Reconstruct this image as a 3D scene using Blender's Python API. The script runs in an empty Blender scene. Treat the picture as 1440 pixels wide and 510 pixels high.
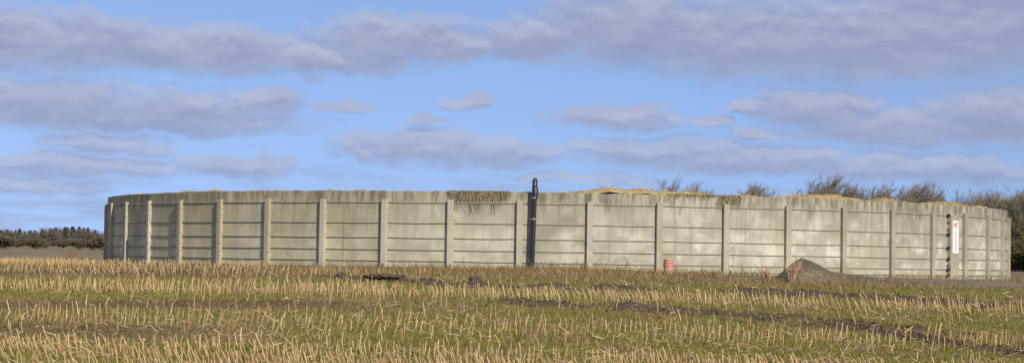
import bpy, math, random
import numpy as np
from mathutils import Vector, Matrix
random.seed(7); rng = np.random.default_rng(11)
S = bpy.context.scene
COL = S.collection
# ------------------------------------------------------------------ camera
FPX, W0, H0 = 2923.0, 1440.0, 510.0          # focal length in photo pixels
CAMZ = 1.6
AZ0, PITCH, ROLL = -62.0/FPX, math.atan(112.0/FPX), math.radians(0.909)
_F = Vector((math.sin(AZ0)*math.cos(PITCH), math.cos(AZ0)*math.cos(PITCH), math.sin(PITCH)))
_R0 = Vector((math.cos(AZ0), -math.sin(AZ0), 0)); _U0 = _R0.cross(_F)
_R = _R0*math.cos(ROLL) + _U0*math.sin(ROLL); _U = _U0*math.cos(ROLL) - _R0*math.sin(ROLL)
cam = bpy.data.cameras.new('camera'); camo = bpy.data.objects.new('camera', cam); COL.objects.link(camo)
cam.sensor_width = 36; cam.lens = 36*FPX/W0; cam.clip_end = 20000; cam.clip_start = 0.5
camo.matrix_world = Matrix(((_R.x, _U.x, -_F.x, 0), (_R.y, _U.y, -_F.y, 0), (_R.z, _U.z, -_F.z, CAMZ), (0, 0, 0, 1)))
S.camera = camo
# ------------------------------------------------------------------ light
SUN_AZ, SUN_EL = math.radians(31), math.radians(34)   # right of the camera's back, above the horizon
sd = Vector((math.sin(SUN_AZ)*math.cos(SUN_EL), -math.cos(SUN_AZ)*math.cos(SUN_EL), math.sin(SUN_EL)))
sl = bpy.data.lights.new('sun', 'SUN'); sl.energy = 4.2; sl.angle = math.radians(0.53); sl.color = (1, .93, .82)
so = bpy.data.objects.new('sun', sl); COL.objects.link(so)
so.rotation_euler = sd.to_track_quat('Z', 'Y').to_euler(); so.location = (30, -30, 40)
S.view_settings.view_transform = 'Standard'; S.view_settings.look = 'None'
S.view_settings.gamma = 1; S.view_settings.use_curve_mapping = False; S.view_settings.exposure = 0.15
SKY = 0.12
wd = bpy.data.worlds.new('World'); S.world = wd; wd.use_nodes = True

# ---- small node helper
class NT:
    def __init__(s, t): s.t = t; t.nodes.clear()
    def n(s, ty, **kw):
        nd = s.t.nodes.new(ty)
        for k, v in kw.items(): setattr(nd, k, v)
        return nd
    def put(s, sock, v):
        if v is None: return
        if isinstance(v, bpy.types.NodeSocket): s.t.links.new(v, sock)
        else: sock.default_value = v
    def m(s, op, a, b=None, c=None, clamp=False):
        nd = s.n('ShaderNodeMath', operation=op, use_clamp=clamp)
        for i, v in enumerate((a, b, c)): s.put(nd.inputs[i], v)
        return nd.outputs[0]
    def v(s, op, a, b=None, c=None):
        nd = s.n('ShaderNodeVectorMath', operation=op)
        for i, q in enumerate((a, b, c)): s.put(nd.inputs[i], q)
        return nd.outputs['Value'] if op in ('DOT_PRODUCT', 'LENGTH') else nd.outputs[0]
    def noise(s, vec, scale, detail=4, rough=.55, dist=0):
        nd = s.n('ShaderNodeTexNoise'); s.put(nd.inputs['Vector'], vec)
        nd.inputs['Scale'].default_value = scale; nd.inputs['Detail'].default_value = detail
        nd.inputs['Roughness'].default_value = rough; nd.inputs['Distortion'].default_value = dist
        return nd.outputs[0]
    def mix(s, f, a, b, blend='MIX'):
        nd = s.n('ShaderNodeMix', data_type='RGBA', blend_type=blend)
        s.put(nd.inputs[0], f); s.put(nd.inputs[6], a); s.put(nd.inputs[7], b)
        return nd.outputs[2]
    def ss(s, x, lo, hi, a=0., b=1.):
        nd = s.n('ShaderNodeMapRange', interpolation_type='SMOOTHSTEP')
        s.put(nd.inputs[0], x)
        for i, q in zip((1, 2, 3, 4), (lo, hi, a, b)): nd.inputs[i].default_value = q
        return nd.outputs[0]
    def sep(s, v):
        nd = s.n('ShaderNodeSeparateXYZ'); s.put(nd.inputs[0], v); return nd.outputs
    def comb(s, x, y, z):
        nd = s.n('ShaderNodeCombineXYZ')
        for i, q in enumerate((x, y, z)): s.put(nd.inputs[i], q)
        return nd.outputs[0]
def rgb(r, g, b): return (r, g, b, 1)

# ---- sky: Nishita blue with a broken layer of grey stratocumulus
w = NT(wd.node_tree)
dirv = w.n('ShaderNodeTexCoord').outputs['Generated']
sx, sy, sz = w.sep(dirv)
sky = w.n('ShaderNodeTexSky', sky_type='NISHITA', sun_disc=False)
sky.sun_elevation = SUN_EL; sky.sun_rotation = math.radians(180) - SUN_AZ
sky.air_density = 1.0; sky.dust_density = 0.15; sky.ozone_density = 3.0
zup = w.m('ADD', w.m('MULTIPLY', w.m('MAXIMUM', sz, 0.), .85), .17)
w.put(sky.inputs['Vector'], w.v('NORMALIZE', w.comb(sx, sy, zup)))
U = w.m('MULTIPLY', w.m('ARCTAN2', sx, sy), FPX)                 # azimuth, elevation in 1/2923 rad
V = w.m('MULTIPLY', w.m('ARCSINE', sz), FPX)
CL = [(90,64,190,38),(0,62,120,42),(290,74,170,32),(440,84,130,22),(560,56,115,32),(650,62,44,24),
      (80,152,150,36),(240,158,120,28),(200,172,210,18),(372,146,56,18),(482,151,30,9),
      (150,206,90,12),(110,236,170,16),(330,233,90,17),(40,262,120,14),(660,144,36,11),(598,170,24,7),
      (600,210,130,24),(700,216,80,20),(512,213,42,16),(750,54,82,30),(890,40,140,50),(1050,56,190,52),
      (1210,58,220,54),(1330,42,170,66),(1420,20,140,66),(870,165,86,17),(1048,153,24,9),(1150,156,92,26),
      (1270,182,150,28),(1400,170,120,40),(930,214,125,19),(1050,226,160,20),(1062,190,44,9),
      (994,175,20,10),(1250,236,150,20),(1380,247,60,13),(820,251,95,9)]
def cloud_density(dv):
    Vv = w.m('ADD', V, dv)
    base = w.comb(w.m('MULTIPLY', U, .0085), w.m('MULTIPLY', Vv, .016), 0.)
    n1 = w.n('ShaderNodeTexNoise'); w.put(n1.inputs['Vector'], base); n1.inputs['Scale'].default_value = 2.2; n1.inputs['Detail'].default_value = 5
    warp = w.v('MULTIPLY', w.v('SUBTRACT', n1.outputs['Color'], (.5, .5, .5)), (120., 40., 0.))
    P = w.v('ADD', w.comb(U, Vv, 0.), warp)
    q = None
    for (x, y, rx, ry) in CL:
        u0 = x-782; v0 = 367+.0159*(x-720)-y
        e = w.v('MULTIPLY_ADD', P, (1/rx, 1/ry, 0), (-u0/rx, -v0/ry, 0))
        e = w.v('DOT_PRODUCT', e, e)
        q = e if q is None else w.m('MINIMUM', q, e)
    q = w.m('SUBTRACT', 1.25, w.m('MINIMUM', q, 3.))
    fine = w.noise(base, 4.2, 5, .5)
    q = w.m('ADD', q, w.m('MULTIPLY', w.m('SUBTRACT', fine, .5), 1.0))
    return q
# elsewhere in the sky: the same kind of cloud from plain noise on a flat cloud deck
deck = w.v('DIVIDE', w.comb(sx, sy, 0.), w.comb(w.m('ADD', w.m('ABSOLUTE', sz), .12), w.m('ADD', w.m('ABSOLUTE', sz), .12), 1.))
dn = w.m('MULTIPLY', w.m('SUBTRACT', w.noise(deck, 1.6, 6, .55), .5), 6.0)
inframe = w.m('MULTIPLY', w.ss(w.m('ABSOLUTE', w.m('ADD', U, 62.)), 740, 1000, 1, 0), w.ss(V, 385, 520, 1, 0))
front = w.m('GREATER_THAN', sy, 0.); inframe = w.m('MULTIPLY', inframe, front)
q0 = cloud_density(0.); q1 = cloud_density(13.)
def sel(q): return w.m('ADD', w.m('MULTIPLY', q, inframe), w.m('MULTIPLY', dn, w.m('SUBTRACT', 1., inframe)))
cover = w.ss(sel(q0), -.95, 1.08)
rim = w.ss(w.m('SUBTRACT', q0, q1), -.25, .9)
tex = w.noise(w.comb(w.m('MULTIPLY', U, .006), w.m('MULTIPLY', V, .018), 3.), 2.4, 4, .5)
shade = w.m('ADD', w.m('MULTIPLY', rim, .45), w.m('MULTIPLY', w.m('SUBTRACT', tex, .5), .75), clamp=False)
shade = w.m('ADD', shade, .2, clamp=True)
k = 1/SKY
ccol = w.mix(shade, rgb(.25*k, .292*k, .455*k), rgb(.468*k, .50*k, .64*k))
skyc = w.mix(1., sky.outputs[0], rgb(.99, .94, 1.06), 'MULTIPLY')
veil = w.m('MULTIPLY', w.ss(V, 60, 200, 1, 0), w.ss(w.noise(w.comb(w.m('MULTIPLY', U, .0045), w.m('MULTIPLY', V, .03), 5.), 1.6, 4, .5), .38, .68, .2, .8))
cover = w.m('MULTIPLY', cover, w.ss(V, 80, 260, .72, .95))
cover = w.m('MAXIMUM', cover, w.m('MULTIPLY', veil, .75))
fin = w.mix(cover, skyc, ccol)
bg = w.n('ShaderNodeBackground'); w.put(bg.inputs[0], fin); bg.inputs[1].default_value = SKY
w.t.links.new(bg.outputs[0], w.n('ShaderNodeOutputWorld').inputs[0])

# ------------------------------------------------------------------ helpers
def ray(px, py):
    return (_F*FPX + _R*(px-720) - _U*(py-255)).normalized()
def _hash(ix, iy, seed):
    h = (ix.astype(np.int64)*374761393 + iy.astype(np.int64)*668265263 + seed*1442695041) & 0xffffffff
    h = ((h ^ (h >> 13))*1274126177) & 0xffffffff
    return ((h ^ (h >> 16)) & 0xffff)/65535.0
def vnoise(x, y, seed=0):
    x = np.asarray(x, float); y = np.asarray(y, float)
    ix = np.floor(x); iy = np.floor(y); fx = x-ix; fy = y-iy
    fx = fx*fx*(3-2*fx); fy = fy*fy*(3-2*fy)
    a = _hash(ix, iy, seed); b = _hash(ix+1, iy, seed); c = _hash(ix, iy+1, seed); d = _hash(ix+1, iy+1, seed)
    return (a*(1-fx)+b*fx)*(1-fy)+(c*(1-fx)+d*fx)*fy
def fbm(x, y, seed=0, o=4):
    s = 0; a = .5
    for i in range(o): s = s+a*vnoise(np.asarray(x)*2**i, np.asarray(y)*2**i, seed+i*17); a *= .5
    return s/(1-.5**o)
def sst(x, a, b):
    t = np.clip((np.asarray(x, float)-a)/(b-a), 0, 1); return t*t*(3-2*t)
def tag(o, label=None, cat=None, group=None, kind=None):
    if label: o['label'] = label
    if cat: o['category'] = cat
    if group: o['group'] = group
    if kind: o['kind'] = kind
    return o
def link(o, parent=None):
    COL.objects.link(o)
    if parent: o.parent = parent
    return o
def empty(name, loc=(0, 0, 0), rz=0):
    o = bpy.data.objects.new(name, None); o.location = loc; o.rotation_euler = (0, 0, rz); o.empty_display_size = .2
    return link(o)
def mesh_np(name, verts, faces, mat, cols=None, smooth=False):
    """verts (n,3), faces (m,k) all the same k, optional per-vertex colours"""
    me = bpy.data.meshes.new(name); verts = np.asarray(verts, np.float32); faces = np.asarray(faces, np.int32)
    me.vertices.add(len(verts)); me.vertices.foreach_set('co', verts.ravel())
    kk = faces.shape[1]; me.loops.add(faces.size); me.loops.foreach_set('vertex_index', faces.ravel())
    me.polygons.add(len(faces)); me.polygons.foreach_set('loop_start', np.arange(len(faces), dtype=np.int32)*kk)
    if smooth: me.polygons.foreach_set('use_smooth', np.ones(len(faces), bool))
    if cols is not None:
        at = me.color_attributes.new('tint', 'FLOAT_COLOR', 'POINT')
        c = np.ones((len(verts), 4), np.float32); c[:, :3] = cols; at.data.foreach_set('color', c.ravel())
    me.update(calc_edges=True); me.validate(); me.materials.append(mat); return me
def obj(name, me, parent=None, loc=(0, 0, 0), rz=0):
    o = bpy.data.objects.new(name, me); o.location = loc; o.rotation_euler = (0, 0, rz); return link(o, parent)
class MB:
    """collects polygons"""
    def __init__(s): s.v = []; s.f = []
    def add(s, vs, fs):
        k = len(s.v); s.v += [tuple(p) for p in vs]; s.f += [tuple(i+k for i in f) for f in fs]
    def box(s, c, h, ch=0):
        """box with centre, half sizes and chamfered vertical/long edges"""
        x, y, z = c; a, b, d = h
        if ch <= 0:
            p = [(x+i*a, y+j*b, z+l*d) for l in (-1, 1) for i, j in ((-1, -1), (1, -1), (1, 1), (-1, 1))]
            s.add(p, [(3, 2, 1, 0), (4, 5, 6, 7), (0, 1, 5, 4), (1, 2, 6, 5), (2, 3, 7, 6), (3, 0, 4, 7)]); return
        def ring(a, b, ch, zz): return [(x-a+ch, y-b, zz), (x+a-ch, y-b, zz), (x+a, y-b+ch, zz), (x+a, y+b-ch, zz), (x+a-ch, y+b, zz), (x-a+ch, y+b, zz), (x-a, y+b-ch, zz), (x-a, y-b+ch, zz)]
        rs = [ring(a-ch, b-ch, ch*.5, z-d), ring(a, b, ch, z-d+ch), ring(a, b, ch, z+d-ch), ring(a-ch, b-ch, ch*.5, z+d)]
        vs = sum(rs, []); fs = [tuple(range(7, -1, -1)), tuple(range(24, 32))]
        for r in range(3):
            for i in range(8): j = (i+1) % 8; fs.append((r*8+i, r*8+j, r*8+8+j, r*8+8+i))
        s.add(vs, fs)
    def tube(s, pts, rad, n=8, caps=True):
        pts = [Vector(p) for p in pts]; rad = rad if hasattr(rad, '__len__') else [rad]*len(pts)
        rings = []
        ref = None
        for i, p in enumerate(pts):
            t = (pts[min(i+1, len(pts)-1)]-pts[max(i-1, 0)]).normalized()
            if ref is None: ref = t.orthogonal().normalized()
            ref = (ref-t*ref.dot(t)).normalized(); b = t.cross(ref)
            rings.append([p+(ref*math.cos(2*math.pi*q/n)+b*math.sin(2*math.pi*q/n))*rad[i] for q in range(n)])
        fs = []
        for r in range(len(pts)-1):
            for q in range(n): e = (q+1) % n; fs.append((r*n+q, r*n+e, r*n+n+e, r*n+n+q))
        if caps: fs += [tuple(range(n-1, -1, -1)), tuple(range((len(pts)-1)*n, len(pts)*n))]
        s.add(sum(rings, []), fs)
    def lathe(s, prof, c=(0, 0, 0), n=24):
        vs = [(c[0]+r*math.cos(2*math.pi*q/n), c[1]+r*math.sin(2*math.pi*q/n), c[2]+z) for r, z in prof for q in range(n)]
        fs = [(r*n+q, r*n+(q+1) % n, r*n+n+(q+1) % n, r*n+n+q) for r in range(len(prof)-1) for q in range(n)]
        fs += [tuple(range(n-1, -1, -1)), tuple(range((len(prof)-1)*n, len(prof)*n))]
        s.add(vs, fs)
    def mesh(s, name, mat, smooth=False):
        me = bpy.data.meshes.new(name); me.from_pydata(s.v, [], s.f); me.materials.append(mat)
        if smooth:
            me.polygons.foreach_set('use_smooth', [True]*len(me.polygons)); me.set_sharp_from_angle(angle=math.radians(40))
        me.update(); return me
    def build(s, name, mat, parent=None, loc=(0, 0, 0), rz=0, smooth=False):
        return obj(name, s.mesh(name, mat, smooth), parent, loc, rz)

# ------------------------------------------------------------------ materials
def material(name, fn):
    m = bpy.data.materials.new(name); m.use_nodes = True; t = NT(m.node_tree)
    b = t.n('ShaderNodeBsdfPrincipled'); o = t.n('ShaderNodeOutputMaterial'); t.t.links.new(b.outputs[0], o.inputs[0])
    b.inputs['Roughness'].default_value = .9; b.inputs['Specular IOR Level'].default_value = .25
    fn(t, b); return m
def simple(name, c, rough=.7, spec=.3, metal=0, vary=.25, scale=8., bump=0):
    def fn(t, b):
        p = t.n('ShaderNodeTexCoord').outputs['Object']
        n = t.noise(p, scale, 5)
        col = t.mix(n, rgb(*[q*(1-vary) for q in c]), rgb(*[min(q*(1+vary), 1) for q in c]))
        t.put(b.inputs['Base Color'], col); b.inputs['Roughness'].default_value = rough; b.inputs['Specular IOR Level'].default_value = spec; b.inputs['Metallic'].default_value = metal
        if bump:
            bp = t.n('ShaderNodeBump'); bp.inputs['Distance'].default_value = bump; t.put(bp.inputs['Height'], n); t.put(b.inputs['Normal'], bp.outputs[0])
    return material(name, fn)
def concrete(name, post=False):
    def fn(t, b):
        pos = t.n('ShaderNodeNewGeometry').outputs['Position']; oc = t.n('ShaderNodeTexCoord').outputs['Object']
        rnd = t.n('ShaderNodeObjectInfo').outputs['Random']
        px, py, pz = t.sep(pos)
        ang = t.m('MULTIPLY', t.m('ARCTAN2', px, t.m('SUBTRACT', 89.76, py)), 19.)      # metres along the wall
        c = t.mix(t.ss(t.noise(pos, .6, 6, .65), .3, .7), rgb(.365, .35, .26), rgb(.50, .46, .355))
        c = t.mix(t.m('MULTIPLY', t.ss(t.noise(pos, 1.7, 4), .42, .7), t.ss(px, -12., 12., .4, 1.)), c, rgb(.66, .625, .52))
        st = t.noise(t.comb(t.m('MULTIPLY', ang, 5.), t.m('MULTIPLY', pz, .35), rnd), 1., 5, .65)
        st2 = t.noise(t.comb(t.m('MULTIPLY', ang, 1.6), t.m('MULTIPLY', pz, .22), 7.), 1., 3, .5)
        hi = t.ss(pz, 1.8, 3.9, .22, 1.)
        c = t.mix(t.m('MULTIPLY', t.m('MULTIPLY', t.ss(st, .45, .66), hi), .62), c, rgb(.215, .175, .105))
        c = t.mix(t.ss(t.m('ADD', pz, t.m('MULTIPLY', t.noise(pos, .9, 4), 1.2)), 2.9, 3.7, 0., .36), c, rgb(.30, .275, .21))
        left = t.ss(px, -19., 4., .5, .12)
        c = t.mix(t.m('MULTIPLY', t.ss(st2, .36, .66), left), c, rgb(.31, .27, .125))
        # dark runs from the top edge
        top = t.ss(t.m('ADD', pz, t.m('MULTIPLY', t.noise(t.comb(t.m('MULTIPLY', ang, 2.), 0., 1.), 1., 4), 1.4)), 3.95, 4.5, 0., 1.)
        c = t.mix(t.m('MULTIPLY', t.m('MULTIPLY', t.ss(t.noise(t.comb(t.m('MULTIPLY', ang, 3.2), t.m('MULTIPLY', pz, .5), 2.), 1., 5, .7), .40, .60), top), .78), c, rgb(.115, .098, .055))
        c = t.mix(t.m('MULTIPLY', t.ss(t.noise(t.comb(t.m('MULTIPLY', ang, .8), t.m('MULTIPLY', pz, 1.3), 11.), 1., 6, .6), .48, .62), .45), c, rgb(.27, .25, .20))
        # thin cracks / seepage lines
        fine = t.noise(pos, 22., 4, .7)
        c = t.mix(t.m('MULTIPLY', t.ss(t.noise(t.comb(t.m('MULTIPLY', ang, 9.), t.m('MULTIPLY', pz, .15), 4.), 1., 3, .6), .62, .74), .5), c, rgb(.15, .13, .085))
        c = t.mix(t.m('MULTIPLY', fine, .35), c, t.mix(1., c, rgb(.62, .6, .56), 'MULTIPLY'))
        # damp, splashed foot
        foot = t.ss(t.m('ADD', pz, t.m('MULTIPLY', t.noise(pos, 2.5, 4), .5)), 1.3, 1.95, .5, 0.)
        c = t.mix(foot, c, rgb(.25, .23, .14))
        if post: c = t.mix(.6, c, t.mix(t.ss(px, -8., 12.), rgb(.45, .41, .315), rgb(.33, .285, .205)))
        c = t.mix(1., c, t.mix(rnd, rgb(.85, .84, .81), rgb(1.04, 1.04, 1.06)), 'MULTIPLY')
        c = t.mix(1., c, t.mix(t.ss(px, -19., 3.), (rgb(1.12, 1.1, 1.05) if post else rgb(1.44, 1.41, 1.29)), rgb(1.09, 1.095, 1.11)), 'MULTIPLY')  # panels further left get lighter colour, making up for sunlight they miss
        t.put(b.inputs['Base Color'], c)
        bp = t.n('ShaderNodeBump'); bp.inputs['Distance'].default_value = .012; bp.inputs['Strength'].default_value = .6
        t.put(bp.inputs['Height'], t.m('ADD', t.noise(pos, 6., 5, .6), t.m('MULTIPLY', fine, .4))); t.put(b.inputs['Normal'], bp.outputs[0])
    return material(name, fn)
M = {}
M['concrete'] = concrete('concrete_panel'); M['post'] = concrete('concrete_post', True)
M['cable'] = simple('cable_sheath', (.33, .29, .21), .85, .15)
M['black'] = simple('black_plastic', (.02, .022, .03), .4, .5, vary=.4, scale=3)
M['steel'] = simple('galvanised', (.42, .42, .40), .45, .5, .6)
M['greycap'] = simple('grey_cap', (.22, .21, .18), .7)
M['sign'] = simple('sign_white', (.74, .73, .70), .5, .4, vary=.06, scale=3)
M['red'] = simple('sign_red', (.62, .045, .05), .5, .4, vary=.1)
M['ink'] = simple('sign_ink', (.22, .22, .25), .5, .4, vary=.1)
M['drum'] = simple('red_plastic', (.54, .23, .16), .65, .4, vary=.18, scale=9)
M['drumband'] = simple('faded_band', (.56, .33, .30), .7, .3, vary=.15, scale=14)
M['rubble'] = simple('pale_stone', (.5, .46, .36), .9, .2, vary=.2)
M['clod'] = simple('black_soil', (.12, .088, .062), .95, .1, vary=.65, scale=20, bump=.06)
M['bark'] = simple('bark', (.115, .09, .062), .9, .15, vary=.45, scale=2)
M['weed'] = simple('dead_weed', (.36, .24, .13), .9, .15, vary=.3, scale=3)
def tinted(name, rough=.85, trans=0., spec=.2):
    def fn(t, b):
        a = t.n('ShaderNodeAttribute', attribute_name='tint'); t.put(b.inputs['Base Color'], a.outputs['Color'])
        b.inputs['Roughness'].default_value = rough; b.inputs['Specular IOR Level'].default_value = spec
    return material(name, fn)
M['tint'] = tinted('tinted_plant')
M['tintstraw'] = tinted('tinted_straw', .7, 0, .3)
def stalk_mat(t, b):
    rnd = t.n('ShaderNodeObjectInfo').outputs['Random']; oc = t.n('ShaderNodeTexCoord').outputs['Object']
    z = t.sep(oc)[2]
    c = t.mix(rnd, rgb(.38, .245, .10), rgb(.62, .455, .245))
    c = t.mix(t.m('MULTIPLY', t.noise(oc, 25., 4), .6), c, rgb(.30, .185, .08))
    t.put(b.inputs['Base Color'], c); b.inputs['Roughness'].default_value = .65; b.inputs['Specular IOR Level'].default_value = .35
M['stalk'] = material('dry_maize_stalk', stalk_mat)
def gravel_mat(t, b):
    pos = t.n('ShaderNodeNewGeometry').outputs['Position']
    c = t.mix(t.noise(pos, 14., 5, .75), rgb(.13, .096, .06), rgb(.31, .24, .158))
    c = t.mix(t.ss(t.noise(pos, .8, 3), .5, .7), c, rgb(.15, .13, .085))
    t.put(b.inputs['Base Color'], c)
    bp = t.n('ShaderNodeBump'); bp.inputs['Distance'].default_value = .04; t.put(bp.inputs['Height'], t.noise(pos, 18., 3)); t.put(b.inputs['Normal'], bp.outputs[0])
M['gravel'] = material('gravel', gravel_mat)
def ground_mat(t, b):
    pos = t.n('ShaderNodeNewGeometry').outputs['Position']
    a = t.n('ShaderNodeAttribute', attribute_name='tint'); soil, dry, far = (t.sep(a.outputs['Color'])[i] for i in range(3))
    str_ = t.v('MULTIPLY', pos, (1., .45, 1.))
    n1 = t.noise(str_, 1.3, 6, .65); n2 = t.noise(str_, 6., 5, .7); n3 = t.noise(pos, 30., 3, .7)
    green = t.mix(n2, rgb(.095, .088, .016), rgb(.23, .195, .042))
    straw = t.mix(n3, rgb(.14, .098, .045), rgb(.30, .22, .11))
    c = t.mix(t.ss(t.m('ADD', t.m('MULTIPLY', n1, .6), t.m('MULTIPLY', n2, .4)), .5, .66), green, straw)
    c = t.mix(t.m('MULTIPLY', dry, t.ss(n2, .3, .6, .5, 1.)), c, t.mix(n2, rgb(.15, .095, .05), rgb(.26, .19, .09)))
    dirt = t.mix(t.ss(n3, .3, .7), rgb(.045, .031, .019), rgb(.15, .105, .064))
    c = t.mix(t.ss(t.m('ADD', soil, t.m('MULTIPLY', t.m('SUBTRACT', n2, .5), .9)), .35, .65), c, dirt)
    c = t.mix(far, c, t.mix(t.ss(t.noise(t.v('MULTIPLY', pos, (.5, .12, 1.)), .5, 6, .7), .3, .7), rgb(.14, .105, .055), rgb(.27, .21, .115)))
    t.put(b.inputs['Base Color'], c)
    bp = t.n('ShaderNodeBump'); bp.inputs['Distance'].default_value = .05; t.put(bp.inputs['Height'], n2); t.put(b.inputs['Normal'], bp.outputs[0])
M['ground'] = material('field_ground', ground_mat)

# ------------------------------------------------------------------ ground shape
TC, RW, NP = 89.76, 19.0, 50            # tank centre distance, wall radius at the posts, number of panels
DTH = 2*math.pi/NP; TH0 = -1.195        # angle of the first visible post
_pd = np.array([-4000, 20, 32, 70.7, 80, 100, 130, 170, 400, 1800, 3000, 9000], float)
_pz = np.array([-.3, -.05, .0, 1.40, 1.42, 1.42, 1.55, 1.92, 3.0, 8.3, 14.5, 45.], float)
def gz(x, d):
    x = np.asarray(x, float); d = np.asarray(d, float)
    z = np.interp(d, _pd, _pz)
    z = .5*z + .25*np.interp(d-2, _pd, _pz) + .25*np.interp(d+2, _pd, _pz)
    fade = 1-sst(d, 110, 260)
    t = sst(d, 40, 66)
    xa = 17*np.tanh(np.abs(x)/17*1.0)
    neg = (.012*(1-t) - .019*t)*xa; pos = -(.014+.006*t)*xa
    return z + np.where(x < 0, neg, pos)*fade
def hit(px, py, dmax=400):
    """where the sight line through a photo pixel meets the ground"""
    r = ray(px, py); ts = np.linspace(22, dmax, 6000); X = r.x*ts; Y = r.y*ts; Z = CAMZ+r.z*ts
    below = np.nonzero(Z < gz(X, Y))[0]
    i = below[0] if len(below) else len(ts)-1
    return float(X[i]), float(Y[i])
TR = [([(440,389),(500,393),(590,398),(690,405),(800,406),(900,409)], 1.2), ([(1040,412),(1180,419),(1300,425),(1440,435)], 2.6),
      ([(730,427),(850,434),(1000,443),(1100,453),(1180,461),(1260,472),(1340,485),(1445,498)], 1.7), ([(1050,446),(1180,453),(1300,467),(1445,484)], 1.2),
      ([(-10,384),(120,385),(260,388),(330,388)], 2.2), ([(-10,432),(150,429),(330,428),(500,432)], 1.2), ([(0,463),(120,464),(230,470)], .9)]
TRK = [([hit(*p) for p in pts], wd_) for pts, wd_ in TR]
def soil_mask(x, d):
    s = np.zeros(np.shape(x))
    wob = (fbm(x*.5, d*.5, 5)-.5)*1.4+(fbm(x*2.5, d*2.5, 6)-.5)*1.5+(fbm(x*8, d*8, 7)-.5)*.8
    for k, (pts, wd_) in enumerate(TRK[:4]):
        P = np.array(pts); o = np.argsort(P[:, 0]); P = P[o]
        dc = np.interp(x, P[:, 0], P[:, 1])
        e = sst(x, P[0, 0]-1.5, P[0, 0]+.5)*(1-sst(x, P[-1, 0]-.5, P[-1, 0]+1.5))
        s = np.maximum(s, e*(1-sst(np.abs(d-dc+wob), wd_*.3, wd_*1.4))*1.)
    return s*sst(fbm(x*1.1+9, d*.8, 31)+.5*(fbm(x*4, d*3, 37)-.5), .26, .52)
def dry_mask(x, d):
    s = np.zeros(np.shape(x)); wob = (fbm(x*.5, d*.5, 15)-.5)*2+(fbm(x*2.5, d*2.5, 16)-.5)*1.5
    for pts, wd_ in TRK[4:]:
        P = np.array(pts); P = P[np.argsort(P[:, 0])]; dc = np.interp(x, P[:, 0], P[:, 1])
        s = np.maximum(s, (1-sst(x, P[-1, 0]-1, P[-1, 0]+2))*(1-sst(np.abs(d-dc+wob), wd_*.7, wd_*2.2)))
    return s
def relief(x, d):
    near = sst(d, 24, 30)*(1-sst(d, 90, 130))
    m = soil_mask(x, d)
    h = .10*(fbm(x*.45, d*.45, 3)-.5) + .05*(fbm(x*2.2, d*2.2, 8)-.5)
    h = h + m*(.05+.24*(fbm(x*1.7, d*1.7, 21)-.42) + .14*np.maximum(fbm(x*4.5, d*4.5, 23)-.5, 0))
    return h*near
def gh(x, d): return gz(x, d)+relief(x, d)
def grow(a, lim, f): 
    out = [a]; st = .3
    while out[-1] < lim: st *= f; out.append(out[-1]+st)
    return np.array(out)
xr = grow(26.2, 6000, 1.28); xs = np.concatenate([-xr[::-1], np.arange(-26, 26.01, .16), xr])
db = grow(0, 3000, 1.5); da = grow(112.3, 8000, 1.2)
ds = np.concatenate([20-db[::-1][:-1], np.arange(20, 30, .5), np.arange(30, 74, .14), np.arange(74, 112, .4), da])
gx, gd = np.meshgrid(xs, ds); gzz = gh(gx, gd)
nx, nd = len(xs), len(ds); idx = np.arange(nx*nd).reshape(nd, nx)
fc = np.stack([idx[:-1, :-1], idx[:-1, 1:], idx[1:, 1:], idx[1:, :-1]], -1).reshape(-1, 4)
rim_d = np.hypot(gx, gd-TC)
verge = sst(gd, 56, 62)*(1-sst(rim_d, 26, 29))*.85 + .55*sst(gd, 80, 95)
dryf = np.clip(np.maximum(verge*(.45+.9*fbm(gx*.5, gd*.5, 77)), dry_mask(gx, gd)), 0, 1)
farf = sst(gd, 98, 150)
gc = np.stack([soil_mask(gx, gd), dryf, farf], -1).reshape(-1, 3)
ground = obj('ground', mesh_np('ground', np.stack([gx, gd, gzz], -1).reshape(-1, 3), fc, M['ground'], gc, True))
tag(ground, 'grassy maize stubble field with bare dark wheel ruts', 'field', kind='structure')

# gravel track round the right side of the tank
def track_sheet():
    us = np.arange(5.2, 46, .35); vs = np.linspace(0, 1, 14)
    V_, F_ = [], []
    for u in us:
        lo = 65.6 + .05*(u-5) + .7*(float(fbm(u*.6, 2., 4))-.5); hi_ = TC-math.sqrt(max(RW*RW-u*u, 0))-.35 if u < 18.3 else TC-2+(u-18.3)*.6
        hi_ = max(min(hi_, 69.3+.42*max(u-9, 0)), lo+.3)
        for v_ in vs:
            d = lo+(hi_-lo)*v_; e = min(v_, 1-v_)*14
            V_.append((u, d, float(gh(u, d))+.004+.03*min(e, 1)-.02*(e < .01)))
    n = len(vs)
    for i in range(len(us)-1):
        for j in range(n-1): F_.append((i*n+j, i*n+n+j, i*n+n+j+1, i*n+j+1))
    return obj('gravel_track', mesh_np('gravel_track', V_, F_, M['gravel'], None, True))
tag(track_sheet(), 'grey gravel track running past the tank wall', 'track', kind='structure')

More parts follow.
